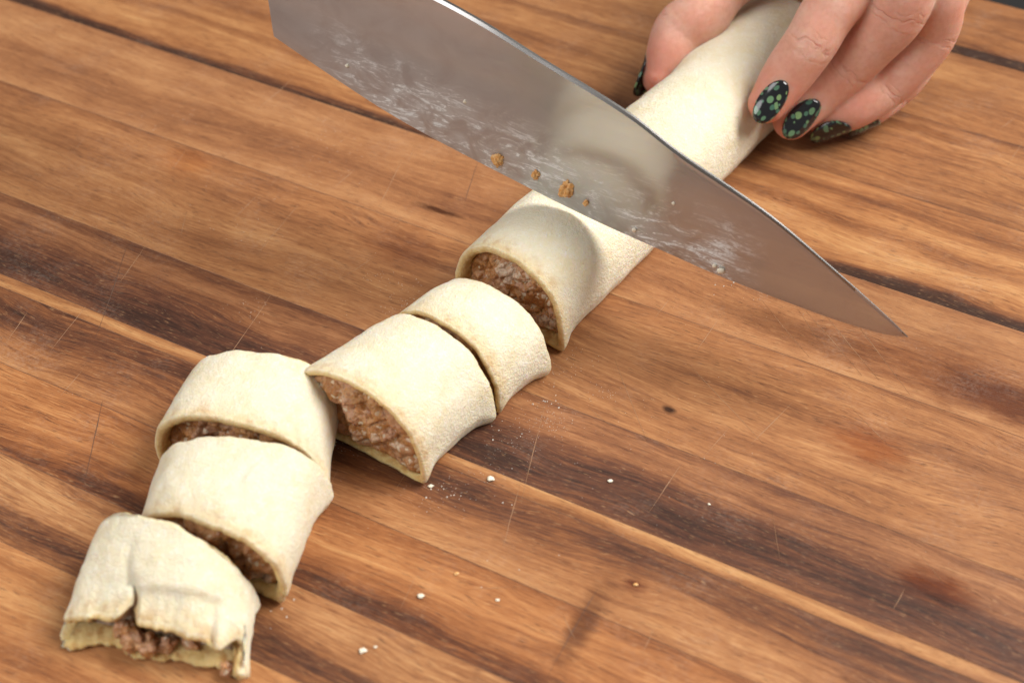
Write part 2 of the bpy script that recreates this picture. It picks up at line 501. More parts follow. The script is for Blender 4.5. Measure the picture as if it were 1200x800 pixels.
def roll_piece(label, near, far, seed, th=.26, pin=.085, group='slices cut from the pastry roll', rough=1.0,
               near_rim=None, recess=(.12, .2), ends=(1, 1), lean=(0, 0), zmid=.62, name='pastry_slice', cat='pastry slice', dH=.10, box=.88, M=116, step=.12, fold=None, chunks=(), dents=(), zend=.28):
    """near / far = (right base, left base, height) in cm on the board"""
    nR, nL, nH = np.array(near[0]), np.array(near[1]), near[2]
    fR, fL, fH = np.array(far[0]), np.array(far[1]), far[2]
    cen = (nR + nL + fR + fL) / 4
    root = empty(name, (*cen, 0), label, cat, group)
    Ln = np.linalg.norm((fR + fL - nR - nL) / 2)

    def st(tt):
        e = 0.0
        if ends[0]:
            e = max(e, math.exp(-(tt * Ln / .42) ** 2))
        if ends[1]:
            e = max(e, math.exp(-((1 - tt) * Ln / .42) ** 2))
        R = nR + (fR - nR) * tt
        L = nL + (fL - nL) * tt
        c = (R + L) / 2
        lat = (R - L) / 2
        w = np.linalg.norm(lat)
        lat = lat / w
        ln = lean[0] + (lean[1] - lean[0]) * tt
        return c, lat, w - pin * (1 - e), nH + (fH - nH) * tt - dH * e, zmid * (1 - e) + zend * e, ln


    def ring(tt, off, ax=0.0, jag=None, frac=1.0):
        c, lat, w, H, z0, ln = st(min(max(tt, 0), 1))
        s = section(w, H, z0, M, off, ln, box)
        axd = np.array([-lat[1], lat[0]])
        out = []
        for i, (x, z) in enumerate(s):
            a = ax + (tt if tt < 0 else max(tt - 1, 0)) * Ln
            if jag is not None:
                a += jag[i]
            p = c + lat * x + axd * a
            if tt < 0 or tt > 1:
                pass
            out.append((p[0], p[1], z))
        return np.array(out)

    nst = max(12, int(Ln / step))
    jn = np.array([.07 * rough * mn.noise(Vector((i * .16, seed, 0))) + .03 * rough * mn.noise(Vector((i * .6, seed, 3))) for i in range(M)])
    jf = np.array([.06 * rough * mn.noise(Vector((i * .16, seed, 9))) + .025 * rough * mn.noise(Vector((i * .6, seed, 5))) for i in range(M)])
    # blend so the seam closes
    for j in (jn, jf):
        for i in range(8):
            j[M - 8 + i] = j[M - 8 + i] * (1 - (i + 1) / 8) + j[0] * (i + 1) / 8
    if near_rim is not None:
        jn = jn + near_rim(M)
    rows, cut, stn = [], [], []

    def add(r, c, s=0.0):
        rows.append(r)
        cut.append(c)
        stn.append(s)

    e = Ln
    add(ring(.75 / Ln, th + .05), 1, .9)
    add(ring(0, th, .12, jn), 1, .9)
    add(ring(0, th * .80, .02, jn), 1, .6)
    add(ring(0, th * .45, -.01, jn), .95, .3)
    add(ring(0, th * .14, .02, jn), .6, .3)
    add(ring(0, .012, .045, jn), .22, .3)
    for k in range(nst + 1):
        f = .11 / Ln + (1 - .22 / Ln) * k / nst
        fade = max(0, 1 - k * (Ln / nst) / .8)
        fade2 = max(0, 1 - (nst - k) * (Ln / nst) / .8)
        j = jn * fade + jf * fade2
        add(ring(f, 0, 0, j), 0.0 + .45 * fade ** 4, .45 * fade ** 2)
    add(ring(1, .012, -.045, jf), .2)
    add(ring(1, th * .14, -.02, jf), .55)
    add(ring(1, th * .45, .01, jf), .95)
    add(ring(1, th * .80, -.02, jf), 1)
    add(ring(1, th, -.12, jf), 1, .9)
    add(ring(1 - .75 / Ln, th + .05), 1, .9)
    R_ = len(rows)
    V = np.array(rows)
    # unevenness
    nrm = np.zeros_like(V)
    du = np.roll(V, -1, 1) - np.roll(V, 1, 1)
    dv = np.gradient(V, axis=0)
    nrm = np.cross(du, dv)
    nrm /= np.linalg.norm(nrm, axis=2)[..., None] + 1e-9
    for r in range(R_):
        outer = 4 <= r <= R_ - 5
        for i in range(M):
            p = V[r, i]
            d = .075 * nz(p, .55, seed) + .035 * nz(p, 1.5, seed + 3) + .016 * nz(p, 4.0, seed + 5)
            d *= rough
            if p[2] < .05:
                d = min(d, 0) * .2
            n_ = nrm[r, i]
            if outer:
                cc = np.array([*st(min(max((r - 6) / max(nst, 1), 0), 1))[0], .6])
                sg = 1 if n_ @ (p - cc) > 0 else -1
                if fold is not None:
                    c_, lat_, w_, *_r = st(0)
                    d += fold(float((p[:2] - c_) @ lat_), float((p[:2] - c_) @ np.array([-lat_[1], lat_[0]])), p[2])
                for (dp, dr, dd) in dents:
                    d -= dd * math.exp(-float(((p - dp) ** 2).sum()) / dr ** 2)
                V[r, i] = p + n_ * d * sg
    V[..., 2] = np.clip(V[..., 2], .012, None)
    verts = V.reshape(-1, 3)
    faces = []
    for r in range(R_ - 1):
        for i in range(M):
            j = (i + 1) % M
            faces.append((r * M + i, r * M + j, (r + 1) * M + j, (r + 1) * M + i))
    d_ = mesh('dough', verts, faces, DOUGH, root, attrs={'cut': np.repeat(cut, M), 'stain': np.repeat(stn, M)})
    fix_normals(d_)

    # filling: a lumpy plug inside the skin
    fr = []
    K = 34
    for side, tt, sg in ((0, 0, 1), (1, 1, -1)):
        base = ring(abs(tt - recess[side] / Ln), th + .03)
        b2 = ring(abs(tt - (recess[side] + .5) / Ln), th + .08)
        c0 = base.mean(0)
        axd = np.array([*(st(tt)[1][::-1] * np.array([-1, 1])), 0])
        rr = []
        for k in range(K + 1):
            f = k / K
            q = c0 + (base - c0) * max(f, .002)
            for i in range(M):
                p = q[i]
                q_ = p +   .3 * np.array([nz(p, 2.4, seed), nz(p, 2.4, seed + 9), nz(p, 2.4, seed + 17)])
                wd = mn.voronoi(Vector((q_[0] * 1.5 + seed, q_[1] * 1.5, q_[2] * 1.5)))[0]
                bulge = .30 * (.42 - wd[0]) - .20 * max(0, .10 - (wd[1] - wd[0])) / .10 * .6 + .20 * nz(p, 1.0, seed) + .22 * nz(p, 2.2, seed) + .06 * nz(p, 6, seed) + .025 * nz(p, 13, seed)
                edge = min(1, (1 - f) * 6)
                q[i] = p - axd * sg * (bulge * (.35 + .65 * edge) + .10 * edge)
            rr.append(q)
        rr.append(b2)
        rr.append(ring(.16 if side == 0 else .84, th + .08, 0))
        rr.append(ring(.36 if side == 0 else .64, th + .10, 0))
        fr.append(rr if side == 0 else rr[::-1])
    allr = fr[0] + fr[1]
    V = np.array(allr)
    V[..., 2] = np.clip(V[..., 2], .10, None)
    faces = []
    for r in range(len(allr) - 1):
        for i in range(M):
            j = (i + 1) % M
            faces.append((r * M + i, r * M + j, (r + 1) * M + j, (r + 1) * M + i))
    f_ = mesh('filling', V.reshape(-1, 3), faces, FILL, root)
    fix_normals(f_)
    for (x, z, a, r_) in chunks:
        c, lat, *_r = st(0)
        axd = np.array([-lat[1], lat[0]])
        q = c + lat * x + axd * a
        ch = lump('meat_chunk', (q[0], q[1], z), r_ * .95, FILL, x * 9 + z, sub=4, rug=1.0)
        ch.parent = root
        ch.location = Vector((q[0], q[1], z)) * CM - root.location
    return root


def fix_normals(o):
    bm = bmesh.new()
    bm.from_mesh(o.data)
    bmesh.ops.recalc_face_normals(bm, faces=bm.faces)
    bm.to_mesh(o.data)
    bm.free()


def lump(name, c, r, mat, sd, sq=(1, 1, 1), sub=2, rug=0.0):
    bm = bmesh.new()
    bmesh.ops.create_icosphere(bm, subdivisions=sub, radius=1)
    for v in bm.verts:
        d = 1 + .45 * mn.noise(v.co * 1.3 + Vector((sd, 0, 0))) + .25 * mn.noise(v.co * 3 + Vector((0, sd, 0))) + rug * (.30 * mn.noise(v.co * 2.0 + Vector((sd, sd, 0))) + .16 * mn.noise(v.co * 6 + Vector((0, 0, sd))))
        v.co = Vector((v.co.x * r * sq[0] * d, v.co.y * r * sq[1] * d, v.co.z * r * sq[2] * d)) * CM
    me = bpy.data.meshes.new(name)
    bm.to_mesh(me)
    bm.free()
    me.polygons.foreach_set('use_smooth', [True] * len(me.polygons))
    me.materials.append(mat)
    o = bpy.data.objects.new(name, me)
    o.location = Vector(c) * CM
    o.rotation_euler = (rng.uniform(0, 6), rng.uniform(0, 6), rng.uniform(0, 6)) if sq == (1, 1, 1) else (0, 0, 0)
    return link(o)


def torn(M):
    """ragged near end of the first slice: flaps, a notch and a drooping corner"""
    g = [0, .05, .085, .12, .17, .3, .45, .515, .545, .57, .60, .75, .86, .90, .93, .97, 1.0]
    a = [-.30, -.42, .25, .30, -.12, -.10, -.04, .02, .38, .42, .02, -.03, .02, .38, .36, -.12, -.05]
    out = np.zeros(M)
    for i in range(M):
        f = i / M
        out[i] = np.interp(f / .56, g, a) if f < .56 else .05
        out[i] += .05 * mn.noise(Vector((f * 30, 4.2, 0))) + .05 * mn.noise(Vector((f * 80, 1.2, 0)))
        if f >= .56:
            out[i] += .22 * mn.noise(Vector((f * 13, 7.2, 0))) - .22
    out[-1] = (out[0] + out[-2]) / 2
    return out


def torn_folds(x, s, z):
    """x across (right +), s back from the torn edge, z up: a crease left of the middle and overlapping flaps"""
    d = 0.0
    if z < .25:
        return d
    xc = -.55 - .12 * s + .10 * math.sin(s * 4)
    k = max(0.0, 1 - s / 1.7)
    d += .16 * k * (1 / (1 + math.exp(-(x - xc) / .03)) - .5) - .12 * k * math.exp(-((x - xc) / .09) ** 2)
    ed = .62 + .10 * x + .09 * mn.noise(Vector((x * 2.2, 3, 0)))
    on = 1 / (1 + math.exp(-(x - xc - .1) / .05)) / (1 + math.exp((x - 1.5) / .05))
    d -= .12 * on / (1 + math.exp((s - ed) / .025))
    x3 = .55 + .25 * s + .06 * mn.noise(Vector((s * 4, 8, 0)))
    d += .06 * max(0, 1 - s / 2.0) * (1 / (1 + math.exp(-(x - x3) / .02)) - .5) * math.exp(-((x - x3) / .6) ** 2)
    xr = 1.45 - .15 * s
    d -= .15 * max(0, 1 - s / 1.1) * math.exp(-((x - xr) / .08) ** 2)
    return d


def skin_folds(x, s, z):
    """small cracks and lifted scraps on the second slice"""
    if z < .5:
        return 0.0
    xc = .55 + .2 * math.sin(s * 3.0)
    d = -.08 * math.exp(-((x - xc) / .07) ** 2) * math.exp(-((s - 1.6) / .6) ** 2)
    d += .06 / (1 + math.exp(-(x - xc) / .03)) * math.exp(-((s - 1.6) / .8) ** 2) * math.exp(-((x - xc) / .9) ** 2)
    return d


roll_piece('torn end slice of raw pastry with ragged edge, nearest the bottom left corner',
           ((-5.75, -10.3), (-10.1, -9.4), 1.36), ((-5.7, -8.6), (-9.5, -7.12), 2.35), 11.3, near_rim=torn, rough=1.35, th=.24, recess=(.75, .2), zmid=.5,
           M=150, step=.07, fold=torn_folds, lean=(0, -.22),
           chunks=((-.75, .48, .22, .22), (-.42, .50, .02, .30), (-.1, .40, -.04, .25), (.3, .34, .10, .2), (.8, .3, .3, .2), (1.74, .22, -.15, .16)))
roll_piece('cut pastry slice behind the torn end slice, its dark filling showing at front right',
           ((-5.15, -8.55), (-8.85, -6.95), 2.3), ((-4.3, -5.62), (-8.55, -5.12), 2.4), 23.1, rough=1.25, recess=(.25, .2), box=.78, lean=(.3, .15), pin=.06, zend=.4, fold=skin_folds, step=.09)
roll_piece('cut pastry slice whose right flank is in shadow, third from the torn end',
           ((-4.4, -5.55), (-8.75, -4.4), 2.45), ((-4.25, -2.75), (-8.1, -2.3), 2.35), 37.7, rough=.9, recess=(.3, .2), box=.76, pin=.06, zend=.4)
roll_piece('cut pastry slice with its meat filled cut face fully open to the front left',
           ((-2.1, -5.05), (-5.6, -2.75), 2.6), ((-.36, -2.93), (-3.5, -.55), 2.4), 41.9, rough=.9, recess=(.15, .2), th=.20, dH=.05,
           chunks=((-.35, 1.8, .22, .26), (.35, 1.6, .20, .34), (.9, 1.15, .22, .28)))
roll_piece('narrow cut pastry slice lying close against the uncut long roll',
           ((-.28, -2.78), (-3.3, -.45), 2.45), ((1.05, -1.3), (-2.0, .85), 2.3), 53.2, rough=.9, recess=(.2, .2), th=.21)
roll_piece('long uncut pastry roll held by fingers under the knife blade',
           ((1.38, -.55), (-1.6, 1.75), 2.65), ((10.2, 11.5), (7.3, 13.75), 2.6), 67.5, rough=.8, recess=(.3, .3), name='pastry_roll', cat='pastry roll', group=None, pin=.12,
           dents=((P(893, 132, 1.7), .85, .11), (P(925, 146, .9), .8, .10), (P(772, 95, 1.6), .9, .07), (P(700, 255, 2.6), .5, .03)))


# ---------------------------------------------------------------- knife
KT = math.radians(-28)
KD = np.array([math.cos(KT), math.sin(KT), 0])           # along the blade, towards the tip
KN = np.array([math.sin(KT), -math.cos(KT), 0])          # out of the face we see
KTILT = math.radians(0.0)
KW = np.array([0, 0, 1]) * math.cos(KTILT) + KN * math.sin(KTILT)
KN = np.cross(KD, KW)
KQ = P(690, 255, 2.62)


def onblade(px):
    r = P(*px, 0) - CAM
    return CAM + r * (((KQ - CAM) @ KN) / (r @ KN))


def kst(px):
    q = onblade(px) - KQ
    return float(q @ KD), float(q @ KW)


edge = [kst(q) for q in ((321, 43), (400, 97), (480, 147), (600, 210), (690, 255), (770, 291), (850, 326), (960, 368), (1030, 390), (1064, 395))]
spine = [kst(q) for q in ((520, 0), (640, 72), (735, 131), (800, 181), (900, 250), (985, 322), (1040, 371), (1064, 394.5))]
# spine carries on straight back to the heel beyond the frame
dx = spine[1][0] - spine[0][0]
sl = (spine[1][1] - spine[0][1]) / dx
heel_t = edge[0][0]
spine = [(heel_t, spine[0][1] + (heel_t - spine[0][0]) * sl * .6)] + spine


def smooth_interp(pts, x):
    xs, ys = zip(*pts)
    return np.interp(x, xs, ys)


def catmull(pts, n=12):
    pts = np.array(pts, float)
    out = []
    for i in range(len(pts) - 1):
        p0 = pts[max(i - 1, 0)]
        p1, p2 = pts[i], pts[i + 1]
        p3 = pts[min(i + 2, len(pts) - 1)]
        for k in range(n):
            t_ = k / n
            out.append(.5 * ((2 * p1) + (-p0 + p2) * t_ + (2 * p0 - 5 * p1 + 4 * p2 - p3) * t_ ** 2 + (-p0 + 3 * p1 - 3 * p2 + p3) * t_ ** 3))
    out.append(pts[-1])
    return np.array(out)


ec, sc = catmull(edge), catmull(spine)
tip_t = max(ec[:, 0])
ts = heel_t + (tip_t - heel_t) * (1 - (1 - np.linspace(0, 1, 90)) ** 1.25)
ez = np.interp(ts, *ec[np.argsort(ec[:, 0])].T)
sz = np.interp(ts, *sc[np.argsort(sc[:, 0])].T)
sz = np.maximum(sz, ez + .012)
B = 12


def steel_mat():
    t = NT('brushed_steel')
    co = t.scale(t.n('TexCoord').outputs['Object'], (100, 100, 100))       # x along the blade, z up
    br = t.noise(t.scale(co, (.5, 1, 60)), 1.0, 3.0, .6)
    br2 = t.noise(t.scale(co, (.15, 1, 14)), 1.0, 3.0, .6)
    sep = t.n('SeparateXYZ', {0: co})
    x, z = sep.outputs[0], sep.outputs[2]
    up = t.math('SUBTRACT', z, t.n('Attribute', attribute_name='edge_height').outputs['Fac'])
    # smeared dough and flour along the lower half
    band = t.math('MULTIPLY', t.maprange(up, 2.4, 1.1), t.math('MULTIPLY', t.maprange(x, -8.6, -6.0), t.maprange(x, 5.0, 3.6)))
    n1 = t.noise(t.scale(co, (.9, 1, 1.2)), 1.0, 4.0, .62, .8)
    n2 = t.noise(t.scale(co, (1.2, 1, 4.5)), 1.0, 5.0, .72, 1.6)
    n3 = t.noise(t.scale(co, (9, 1, 9)), 1.0, 4.0, .7, .8)
    haze = t.math('MULTIPLY', band, t.maprange(n1, .40, .60))
    wisp = t.math('MULTIPLY', t.math('MULTIPLY', band, t.maprange(n1, .42, .56)), t.math('MULTIPLY', t.maprange(n2, .50, .58), t.maprange(n3, .36, .54, .35, 1.0)))
    heel_sheen = t.math('MULTIPLY', t.maprange(x, 2.5, -5.0), t.maprange(n1, .25, .6, .6, 1.0))       # grey reflection painted on, stronger towards the heel
    sm = t.math('ADD', t.math('ADD', t.math('MULTIPLY', haze, .18), t.math('MULTIPLY', heel_sheen, .24)), t.math('MULTIPLY', wisp, .85), 0, True)
    t.bsdf(Base_Color=t.ramp(br2, [(.3, (0.46, 0.45, 0.45)), (.7, (0.62, 0.61, 0.61))]), Metallic=1.0,
           Roughness=t.math('ADD', t.maprange(br, .3, .7, .09, .16), t.math('MULTIPLY', haze, .12)))
    t.bump(br, 0.05, 0.0001)
    film = t.n('BsdfPrincipled', {'Base Color': (0.72, 0.725, 0.73, 1), 'Roughness': .55})  # pale coat for the dough smears and the painted heel reflection
    satin = t.n('BsdfPrincipled', {'Base Color': (0.58, 0.58, 0.60, 1), 'Metallic': 1.0, 'Roughness': .55})
    st2 = t.n('MixShader', {0: .52, 1: t.b.outputs[0], 2: satin.outputs[0]})
    mx = t.n('MixShader', {0: sm, 1: st2.outputs[0], 2: film.outputs[0]})
    t.t.links.new(mx.outputs[0], t.out.inputs['Surface'])
    return t.m


knife = empty('chef_knife', tuple(KQ), 'large steel chef knife with flour smeared blade resting across the long roll', 'knife')
KM = Matrix((KD, -KN, KW)).transposed().to_4x4()           # local x along, y to the back, z up the blade
knife.rotation_euler = KM.to_euler()


def kmesh(name, verts, faces, mat, parent=None, smooth=True, attrs=None):
    me = bpy.data.meshes.new(name)
    me.from_pydata((np.array(verts, float) * CM).tolist(), [], [list(map(int, f)) for f in faces])
    if smooth:
        me.polygons.foreach_set('use_smooth', [True] * len(me.polygons))
    for k, a in (attrs or {}).items():
        at = me.attributes.new(k, 'FLOAT', 'POINT')
        at.data.foreach_set('value', np.asarray(a, np.float32))
    me.materials.append(mat)
    o = link(bpy.data.objects.new(name, me), parent or knife)
    fix_normals(o)
    return o


STEEL = steel_mat()
vv, ff, eh = [], [], []
for i, tt in enumerate(ts):
    f = (tt - heel_t) / (tip_t - heel_t)
    thick = .21 * (1 - f) ** .55 + .02                       # spine thickness, cm
    hgt = sz[i] - ez[i]
    # loop: edge, front bevel .. front spine, spine chamfers, back spine .. back bevel
    prof = [(0, 0)]
    fr_ = [.05, .12, .3, .5, .7, .85, .96]
    chf = min(.075, hgt * .3)
    for q in fr_:
        prof.append((-(thick / 2) * (q ** .8) - .004, q * (hgt - chf)))
    prof.append((-(thick / 2) * .98 - .004, hgt - chf))
    prof.append((-(thick / 2) * .42, hgt))
    prof.append(((thick / 2) * .42, hgt))
    prof.append(((thick / 2) * .98 + .004, hgt - chf))
    for q in fr_[::-1]:
        prof.append(((thick / 2) * (q ** .8) + .004, q * (hgt - chf)))
    for (y, z) in prof:
        vv.append((tt, y, ez[i] + z))
        eh.append(ez[i])
n = len(prof)
for i in range(len(ts) - 1):
    for j in range(n):
        k = (j + 1) % n
        ff.append((i * n + j, i * n + k, (i + 1) * n + k, (i + 1) * n + j))
ff.append(tuple(range(n)))
ff.append(tuple(range((len(ts) - 1) * n, len(ts) * n)))
bl = kmesh('blade', vv, ff, STEEL, attrs={'edge_height': eh})
t = NT('ground_spine')
t.bsdf(Base_Color=(0.36, 0.35, 0.345), Metallic=1.0, Roughness=.25)
bl.data.materials.append(t.m)
for p in bl.data.polygons:
    if p.normal.z > .3:
        p.material_index = 1
mod = bl.modifiers.new('edges', 'EDGE_SPLIT')
mod.split_angle = math.radians(32)

# bolster and handle behind the heel
hz0, hz1 = ez[0], sz[0]
cz = hz1 - 1.25


def loft(stations, m=20):
    vv, ff = [], []
    for (x, cy, cz_, ry, rz) in stations:
        for k in range(m):
            a = 2 * math.pi * k / m
            c, s = math.cos(a), math.sin(a)
            vv.append((x, cy + ry * math.copysign(abs(c) ** .7, c), cz_ + rz * math.copysign(abs(s) ** .7, s)))
    for i in range(len(stations) - 1):
        for k in range(m):
            l = (k + 1) % m
            ff.append((i * m + k, i * m + l, (i + 1) * m + l, (i + 1) * m + k))
    ff.append(tuple(range(m)))
    ff.append(tuple(range((len(stations) - 1) * m, len(stations) * m)))
    return vv, ff


kmesh('bolster', *loft([(heel_t + .3, 0, hz1 - 1.1, .12, 1.05), (heel_t - .5, 0, hz1 - 1.15, .5, 1.1), (heel_t - 1.6, 0, hz1 - 1.2, .75, 1.15)]), STEEL)
t = NT('black_handle')
t.bsdf(Base_Color=(0.015, 0.015, 0.016), Roughness=.4)
HANDLE = t.m
hd = kmesh('handle', *loft([(heel_t - 1.58, 0, cz, .74, 1.14), (heel_t - 4, 0, cz - .05, .85, 1.2), (heel_t - 7, 0, cz + .02, .9, 1.28),
                       (heel_t - 10, 0, cz - .1, .8, 1.25), (heel_t - 12, 0, cz - .35, .85, 1.5), (heel_t - 12.8, 0, cz - .45, .7, 1.3)]), HANDLE)
for dx_ in (3.2, 6.2, 9.2):
    vv, ff = [], []
    for y, r in ((-.93, .25), (-.95, .2), (.95, .2), (.93, .25)):
        pass
    m_ = 16
    for y in (-.935, .935):
        for k in range(m_):
            a = 2 * math.pi * k / m_
            vv.append((heel_t - dx_ + .3 * math.cos(a), y, cz + .3 * math.sin(a)))
    for k in range(m_):
        l = (k + 1) % m_
        ff.append((k, l, m_ + l, m_ + k))
    ff.append(tuple(range(m_)))
    ff.append(tuple(range(m_, 2 * m_)))
    kmesh('rivet', vv, ff, STEEL, hd, smooth=False)


# crumbs stuck to the blade
t = NT('orange_crumb')
co = t.scale(t.n('TexCoord').outputs['Object'], (100, 100, 100))
t.bsdf(Base_Color=t.ramp(t.noise(co, 9, 3), [(.35, (0.66, 0.30, 0.08)), (.65, (0.80, 0.52, 0.24))]), Roughness=.4)
CRUMB = t.m
t = NT('dough_crumb')
t.bsdf(Base_Color=(0.82, 0.76, 0.62), Roughness=.7)
DCR = t.m


def onface(px, out=.12):
    return onblade(px) + KN * out


for px, r, lb in (((585, 186), .20, 'orange filling crumb stuck at the blade edge, leftmost of the crumbs on the steel'),
                  ((629, 203), .14, 'small orange filling crumb on the blade between the two larger crumbs'),
                  ((665, 220), .25, 'largest orange filling crumb stuck on the blade'),
                  ((688, 236), .09, 'tiny tan filling crumb on the blade right of the largest crumb')):
    tag(lump('filling_crumb', onface(px, .08), r * .85, CRUMB, px[0], (.85, .5, 1.15), 4, 1.2), lb, 'crumb', 'crumbs stuck to the knife blade')
for px, r, lb in (((408, 76), .06, 'white dough speck high on the blade near its heel'),
                  ((546, 118), .05, 'pale dough speck in the middle of the smear on the blade'),
                  ((790, 237), .05, 'pale dough speck alone on the clean front part of the blade'),
                  ((846, 316), .10, 'white dough lump at the lower blade edge towards the tip'),
                  ((838, 310), .06, 'small white dough speck beside the white lump near the blade edge'),
                  ((744, 268), .07, 'pale dough speck low on the blade over the roll')):
    tag(lump('dough_speck', onface(px, .05), r, DCR, px[0], (1, .6, 1), 2), lb, 'crumb', 'dough specks stuck to the knife blade')

# ---------------------------------------------------------------- hand


def skin_mat():
    t = NT('skin')
    co = t.scale(t.n('TexCoord').outputs['Object'], (100, 100, 100))
    n1 = t.noise(co, .9, 3.0, .55)
    n2 = t.noise(co, 6.0, 4.0, .6)
    c = t.ramp(n1, [(.33, (0.71, 0.345, 0.25)), (.5, (0.745, 0.42, 0.32)), (.68, (0.78, 0.495, 0.40))])
    c = t.mix(t.math('MULTIPLY', t.maprange(n2, .42, .66), .4), c, (0.62, 0.30, 0.22))
    tipr = t.n('Attribute', attribute_name='tip').outputs['Fac']
    c = t.mix(t.math('MULTIPLY', tipr, .7), c, (0.66, 0.25, 0.18))
    jd = t.n('Attribute', attribute_name='joint').outputs['Fac']         # cm from the nearest knuckle, along the finger
    dm = t.n('Attribute', attribute_name='dorsal').outputs['Fac']
    wn = t.noise(co, 2.2, 2.0)
    jj = t.math('ADD', jd, t.math('MULTIPLY', t.math('SUBTRACT', wn, .5), .55))
    wave = t.math('SINE', t.math('MULTIPLY', jj, 24.0))
    env = t.math('MULTIPLY', t.maprange(t.math('ABSOLUTE', jd), .42, .05), dm)
    wr = t.math('MULTIPLY', t.math('MULTIPLY', t.maprange(wave, .2, 1.0), env), t.maprange(t.noise(t.scale(co, (1, 1, 1)), 3.5, 2.0), .35, .6))
    c = t.mix(t.math('MULTIPLY', wr, .35), c, (0.50, 0.22, 0.16))
    t.bsdf(Base_Color=c, Roughness=t.maprange(n2, .3, .7, .40, .52))
    t.b.inputs['Specular IOR Level'].default_value = 0.4
    t.b.inputs['Subsurface Weight'].default_value = 0.8
    t.b.inputs['Subsurface Radius'].default_value = (1.0, 0.24, 0.12)
    t.b.inputs['Subsurface Scale'].default_value = 0.005
    v = t.n('TexVoronoi', {'Vector': t.scale(co, (1, 1, 1)), 'Scale': 22.0}, feature='DISTANCE_TO_EDGE')
    h = t.math('ADD', t.math('MULTIPLY', wr, -.75), t.math('MULTIPLY', t.maprange(v.outputs['Distance'], 0, .12), .12))
    h = t.math('ADD', h, t.math('MULTIPLY', n2, .5))
    t.bump(h, 0.65, 0.0007)
    return t.m


SKIN = skin_mat()
person = empty('person', tuple(P(1000, 60, 3)), 'hand with black and green dotted nails, pressing the far end of the pastry roll', 'person')

# joints (pixel, height) from fingertip to knuckle, radius there, and the way the back of the finger faces
FING = {
    'index': ([((899, 122), 2.1), ((922, 89), 2.75), ((950, 50), 3.75), ((966, 22), 4.35), ((993, -20), 5.2), ((1015, -75), 6.1), ((1040, -150), 6.8)],
              [.58, .74, .78, .80, .86, .88, 1.0], (-.12, -.85, .5)),
    'middle': ([((927, 142), 1.15), ((958, 108), 1.75), ((994, 76), 2.6), ((1020, 50), 3.4), ((1052, 12), 4.6), ((1070, -45), 5.9), ((1085, -130), 6.9)],
               [.58, .76, .80, .82, .88, .90, 1.0], (.0, -.9, .35)),
    'ring': ([((966, 142), .75), ((1000, 126), 1.2), ((1037, 102), 1.7), ((1060, 80), 2.3), ((1092, 36), 3.5), ((1100, -20), 5.1), ((1118, -95), 6.3)],
             [.52, .70, .74, .76, .80, .84, .95], (.05, -.9, -.25)),
    'little': ([((1000, 141), .55), ((1022, 128), .75), ((1048, 108), 1.0), ((1066, 88), 1.5), ((1088, 52), 2.3), ((1104, 5), 3.8), ((1130, -65), 5.2)],
               [.42, .55, .58, .60, .64, .72, .85], (.1, -.9, -.35)),
    'thumb': ([((772, 92), 1.3), ((784, 66), 1.75), ((800, 38), 2.2), ((822, 18), 2.7), ((852, -24), 3.4), ((925, -80), 4.3), ((1000, -160), 5.2)],
              [.55, .80, .98, .95, 1.0, 1.25, 1.5], (-.8, .75, .1)),
}


def frame(tg, hint):
    d = np.array(hint) - tg * (np.array(hint) @ tg)
    d /= np.linalg.norm(d)
    return d, np.cross(tg, d)


hv, hf = [], []
CURVE = {}


def tube(pts, rad, hint, flat=.92, m=24, n=8):
    P4 = catmull(np.column_stack([pts, rad]), n)
    c, r = P4[:, :3], P4[:, 3]
    tg = np.gradient(c, axis=0)
    tg /= np.linalg.norm(tg, axis=1)[:, None]
    base = len(hv)
    # rounded tip
    cap = [(-math.cos(a) * .95, math.sin(a)) for a in np.linspace(.12, math.pi / 2, 6)[:-1]]
    rings = [(c[0] + tg[0] * (k * r[0]), tg[0], r[0] * s) for k, s in cap] + list(zip(c, tg, r))
    for (q, t_, rr) in rings:
        d, s = frame(t_, hint)
        for k in range(m):
            a = 2 * math.pi * k / m
            hv.append(tuple(q + s * rr * math.cos(a) + d * rr * flat * math.sin(a)))
    for i in range(len(rings) - 1):
        for k in range(m):
            l = (k + 1) % m
            hf.append((base + i * m + k, base + i * m + l, base + (i + 1) * m + l, base + (i + 1) * m + k))
    hf.append(tuple(base + k for k in range(m)))
    hf.append(tuple(base + (len(rings) - 1) * m + k for k in range(m - 1, -1, -1)))
    return c, r, tg


for k, (js, rd, hint) in FING.items():
    pts = np.array([P(*px, z) for px, z in js])
    CURVE[k] = (*tube(pts, rd, hint), hint)
# palm: from each knuckle to the wrist
WR = P(1130, -420, 7.5)
for k, rr in (('index', 1.15), ('middle', 1.2), ('ring', 1.15), ('little', 1.0), ('thumb', 1.5)):
    a = CURVE[k][0][-1]
    off = {'index': -1.3, 'middle': -.4, 'ring': .5, 'little': 1.4, 'thumb': -1.6}[k]
    w_ = WR + np.array([off, 0, -.3 if k == 'thumb' else 0])
    tube(np.array([a + (a - w_) * .02, a * .66 + w_ * .34 + np.array([0, 0, .2]), a * .33 + w_ * .67, w_]), [rr, rr * 1.2, rr * 1.25, 1.3], (0, -.3, 1))
tube(np.array([CURVE['index'][0][-1], CURVE['middle'][0][-1], CURVE['ring'][0][-1], CURVE['little'][0][-1]]), [1.0, 1.05, 1.0, .8], (0, 0, 1))
tube(np.array([CURVE['thumb'][0][-1] + np.array([0, 0, .2]), (CURVE['thumb'][0][-1] + CURVE['index'][0][-1]) / 2 + np.array([.3, .8, 0]), CURVE['index'][0][-1] + np.array([.3, .8, -.2])]), [1.3, 1.0, .9], (0, 0, 1))
FA = WR + np.array([4, 17, 3])
